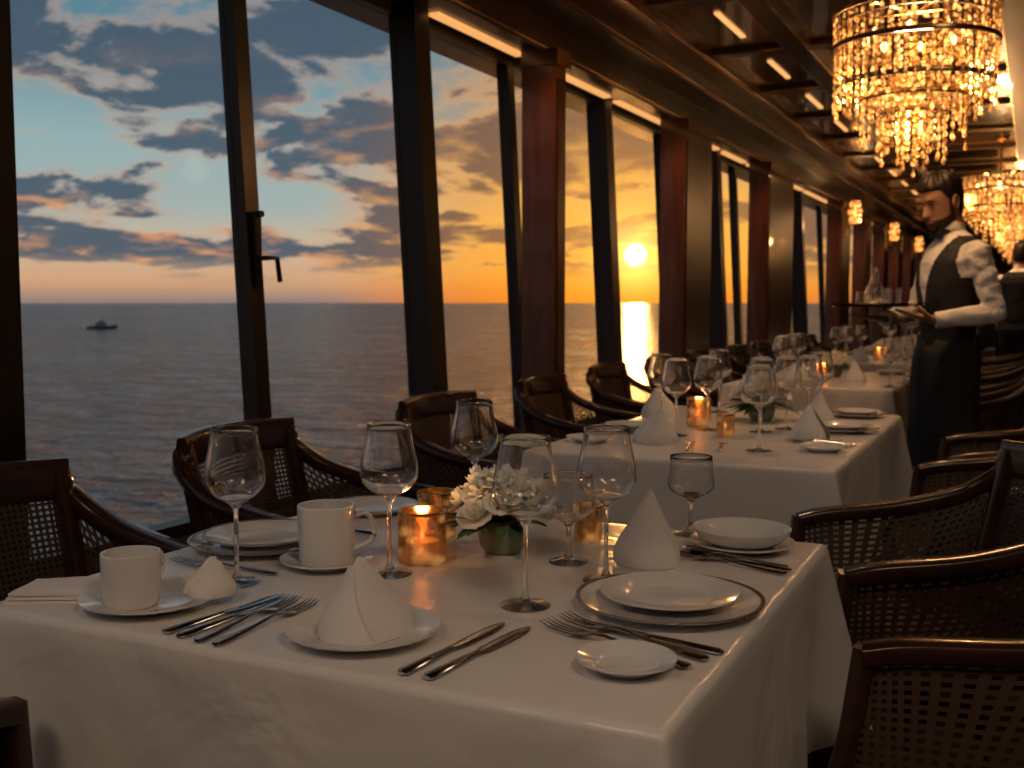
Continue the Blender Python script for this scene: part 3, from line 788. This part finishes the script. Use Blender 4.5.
b=MB(); b.add(lathe([(0,.004),(.188,.004),(.197,.012),(.202,.018),(.206,.018),(.204,.012),(.194,0),(0,0)],56),'steel'); b.obj('serving_tray',wloc(.36,0,1.168))
tz=1.173
b=MB(); b.add(lathe([(0,0),(.036,0),(.040,.01),(.041,.05),(.036,.085),(.020,.115),(.018,.135),(.024,.150),(.022,.150),(.016,.135),(.018,.115),(.034,.085),(.038,.05),(.036,.012),(0,.010)],32),'glass'); b.add(ball((0,0,.160),.015),'glass'); b.obj('glass_decanter',wloc(.37,.02,tz))
tm=MB().add(lathe([(0,0),(.028,0),(.031,.08),(.0293,.08),(.0265,.008),(0,.008)],28),'glass').obj('water_tumbler',wloc(.29,.05,tz))
inst(tm,'water_tumbler',wloc(.30,-.06,tz)); inst(tm,'water_tumbler',wloc(.45,.06,tz),0,.8)
person('waiter',(-.14,11.6,0),FA-2.4,False,.0)

# ------------------------------------------------------------------ sea, boat
sea=MB().add(([(-9000,-3000,-12),(9000,-3000,-12),(9000,12000,-12),(-9000,12000,-12)],[(0,1,2,3)]),'hull').obj('sea',smooth=False)
m=bpy.data.materials.new('sea_water'); m.use_nodes=True; nt=m.node_tree; p=nt.nodes['Principled BSDF']
p.inputs['Roughness'].default_value=.20; p.inputs['IOR'].default_value=1.27; p.inputs['Specular Tint'].default_value=(.80,.93,1,1)
tc=nt.nodes.new('ShaderNodeTexCoord')
def nz(sc,det,dist,stretch,rot=.35):
    mp=nt.nodes.new('ShaderNodeMapping'); mp.inputs['Scale'].default_value=stretch; mp.inputs['Rotation'].default_value=(0,0,rot)
    n=nt.nodes.new('ShaderNodeTexNoise'); n.inputs['Scale'].default_value=sc; n.inputs['Detail'].default_value=det; n.inputs['Distortion'].default_value=dist
    nt.links.new(tc.outputs['Object'],mp.inputs[0]); nt.links.new(mp.outputs[0],n.inputs['Vector']); return n
a=nz(.13,8,.5,(.6,1.2,1)); c=nz(.8,6,.3,(.8,1.2,1)); d=nz(.16,9,.8,(.7,1.5,1),.6); e=nz(.018,6,.4,(.5,1.6,1),.5)
# light and dark of the ripples painted into the water colour, plus foam flecks
add=nt.nodes.new('ShaderNodeMath'); add.operation='MULTIPLY_ADD'; add.inputs[1].default_value=.45
nt.links.new(e.outputs['Fac'],add.inputs[0]); nt.links.new(d.outputs['Fac'],add.inputs[2])
cr=nt.nodes.new('ShaderNodeValToRGB'); nt.links.new(add.outputs[0],cr.inputs[0])
els=cr.color_ramp.elements; els[0].position=.62; els[0].color=(.006,.060,.110,1); els[1].position=.80; els[1].color=(.060,.260,.360,1)
x_=els.new(.88); x_.color=(.34,.46,.52,1)
nt.links.new(cr.outputs[0],p.inputs['Base Color'])
b1=nt.nodes.new('ShaderNodeBump'); b1.inputs['Strength'].default_value=1.; b1.inputs['Distance'].default_value=12.0
b2=nt.nodes.new('ShaderNodeBump'); b2.inputs['Strength'].default_value=1.; b2.inputs['Distance'].default_value=2.2
nt.links.new(a.outputs['Fac'],b1.inputs['Height']); nt.links.new(c.outputs['Fac'],b2.inputs['Height']); nt.links.new(b1.outputs[0],b2.inputs['Normal']); nt.links.new(b2.outputs[0],p.inputs['Normal'])
sea.data.materials.clear(); sea.data.materials.append(m)
b=MB(); rr=[]
for x,w,h in ((-7,1.2,1.2),(-5,1.9,1.3),(0,2.1,1.3),(4,1.5,1.6),(7,.15,2.0)):
    rr.append([(x,-w,h),(x,-w*.7,-.4),(x,w*.7,-.4),(x,w,h)])
b.add(loft(rr),'hull'); b.add(box(-3,2.2,-1.2,1.2,1.2,3.0),'hullw'); b.add(box(-1.5,1.2,-1,1,3.0,4.0),'hullw'); b.add(tube([(-.3,0,4),(-.3,0,6)],.08,6),'hull')
b.obj('fishing_boat',(-409.7,377.9,-11.9),.75,smooth=False)

# ------------------------------------------------------------------ world sky
SA=math.radians(26.19-6.6); el=math.radians(2.5)
sd=Vector((-math.sin(SA)*math.cos(el),math.cos(SA)*math.cos(el),math.sin(el)))
w=bpy.data.worlds.new('World'); bpy.context.scene.world=w; w.use_nodes=True; nt=w.node_tree; nt.nodes.clear()
N=nt.nodes.new; Lk=nt.links.new
out=N('ShaderNodeOutputWorld'); bg=N('ShaderNodeBackground'); Lk(bg.outputs[0],out.inputs[0])
tc=N('ShaderNodeTexCoord'); nrm=N('ShaderNodeVectorMath'); nrm.operation='NORMALIZE'; Lk(tc.outputs['Generated'],nrm.inputs[0]); D=nrm.outputs[0]
sep=N('ShaderNodeSeparateXYZ'); Lk(D,sep.inputs[0])
dt=N('ShaderNodeVectorMath'); dt.operation='DOT_PRODUCT'; Lk(D,dt.inputs[0]); dt.inputs[1].default_value=sd
def math_(op,a,b=None,clamp=False):
    n=N('ShaderNodeMath'); n.operation=op; n.use_clamp=clamp
    for i,q in enumerate((a,b)):
        if q is None: continue
        if isinstance(q,(int,float)): n.inputs[i].default_value=q
        else: Lk(q,n.inputs[i])
    return n.outputs[0]
def mr(v,a,b,c=0,d=1,smooth=True):
    n=N('ShaderNodeMapRange'); n.interpolation_type='SMOOTHSTEP' if smooth else 'LINEAR'; Lk(v,n.inputs[0])
    for i,q in enumerate((a,b,c,d)): n.inputs[i+1].default_value=q
    return n.outputs[0]
def ramp(v,stops):
    n=N('ShaderNodeValToRGB'); Lk(v,n.inputs[0]); cr=n.color_ramp
    while len(cr.elements)<len(stops): cr.elements.new(.5)
    for e,(p_,c_) in zip(cr.elements,stops): e.position=p_; e.color=c_
    return n.outputs[0]
def mix(f,a,b,mode='MIX'):
    n=N('ShaderNodeMix'); n.data_type='RGBA'; n.blend_type=mode; n.clamp_result=False
    if isinstance(f,(int,float)): n.inputs[0].default_value=f
    else: Lk(f,n.inputs[0])
    for i,q in ((6,a),(7,b)):
        if isinstance(q,tuple): n.inputs[i].default_value=q
        else: Lk(q,n.inputs[i])
    return n.outputs[2]
Z=sep.outputs[2]
A=ramp(Z,[(0,lin(150,128,122)),(.018,lin(216,165,125)),(.045,lin(212,184,150)),(.085,lin(168,180,176)),(.14,lin(152,178,180)),(.22,lin(102,140,155)),(.32,lin(72,114,138)),(1,lin(70,100,140))])
B=ramp(Z,[(0,lin(245,135,35)),(.03,lin(255,168,58)),(.08,lin(245,175,82)),(.15,lin(195,155,112)),(.25,lin(128,132,130)),(.4,lin(82,108,130)),(1,lin(70,100,135))])
S=mr(dt.outputs['Value'],.950,.9960)
base=mix(S,A,B)
dz=math_('ADD',Z,.20)
cx=math_('DIVIDE',sep.outputs[0],dz); cy=math_('DIVIDE',sep.outputs[1],dz)
cmb=N('ShaderNodeCombineXYZ'); Lk(cx,cmb.inputs[0]); Lk(cy,cmb.inputs[1])
def wn(sc,det,dist,off):
    mp=N('ShaderNodeMapping'); mp.inputs['Location'].default_value=off; Lk(cmb.outputs[0],mp.inputs[0])
    n=N('ShaderNodeTexNoise'); n.inputs['Scale'].default_value=sc; n.inputs['Detail'].default_value=det; n.inputs['Roughness'].default_value=.57; n.inputs['Distortion'].default_value=dist; Lk(mp.outputs[0],n.inputs['Vector']); return n.outputs['Fac']
c1=wn(1.75,10,.3,(3.1,1.7,0)); c2=wn(4.5,6,.2,(9,4,2))
cov=mr(c1,.42,.53); core=mr(c1,.45,.60)
cov=math_('MULTIPLY',cov,mr(Z,.012,.045)); cov=math_('MULTIPLY',cov,.94)
dark=mix(S,lin(74,90,106),lin(128,94,72)); lit=mix(S,lin(195,162,142),lin(255,180,85))
ccol=mix(mr(core,.0,.40),lit,dark)
# low clouds catch warm light on ragged edges
warm=math_('MULTIPLY',mr(c2,.47,.68,0,.9),mr(Z,.24,.07))
ccol=mix(warm,ccol,mix(S,lin(232,160,108),lin(255,185,90)))
sky=mix(cov,base,ccol)
g1=math_('POWER',math_('MAXIMUM',dt.outputs['Value'],0),170.); g2=math_('POWER',math_('MAXIMUM',dt.outputs['Value'],0),2600.)
disc=mr(dt.outputs['Value'],math.cos(math.radians(.66)),math.cos(math.radians(.52)),0,1)
def scaled(col,f):
    n=N('ShaderNodeVectorMath'); n.operation='SCALE'; n.inputs[0].default_value=col; Lk(f,n.inputs[3]); return n.outputs[0]
def addv(a,b):
    n=N('ShaderNodeVectorMath'); n.operation='ADD'; Lk(a,n.inputs[0]); Lk(b,n.inputs[1]); return n.outputs[0]
sky=addv(sky,scaled((.45,.17,.01),g1)); sky=addv(sky,scaled((1.3,.75,.16),g2)); sky=addv(sky,scaled((4,3,1.2),disc))
n=N('ShaderNodeVectorMath'); n.operation='SCALE'; Lk(sky,n.inputs[0]); Lk(mr(dt.outputs['Value'],-1,.3,.8,1.),n.inputs[3])
Lk(n.outputs[0],bg.inputs[0]); bg.inputs[1].default_value=1.0
l=bpy.data.lights.new('sun','SUN'); l.energy=.30; l.color=(1,.42,.10); l.angle=math.radians(1.2)
so=bpy.data.objects.new('sun',l); bpy.context.scene.collection.objects.link(so); so.location=(-10,30,5); so.rotation_euler=(-sd).to_track_quat('-Z','Y').to_euler()

# ------------------------------------------------------------------ camera
cam=bpy.data.cameras.new('camera'); co=bpy.data.objects.new('camera',cam); bpy.context.scene.collection.objects.link(co)
cam.sensor_width=36; cam.lens=36*1060/1024; cam.clip_end=20000; cam.clip_start=.02
a=math.atan(82/1060.)
co.location=(0,0,1.19); co.rotation_euler=(pi/2-a,0,math.radians(26.19))
cam.dof.use_dof=True; cam.dof.focus_distance=1.70; cam.dof.aperture_fstop=6.5
sc=bpy.context.scene; sc.camera=co
sc.view_settings.view_transform='Standard'; sc.view_settings.look='None'
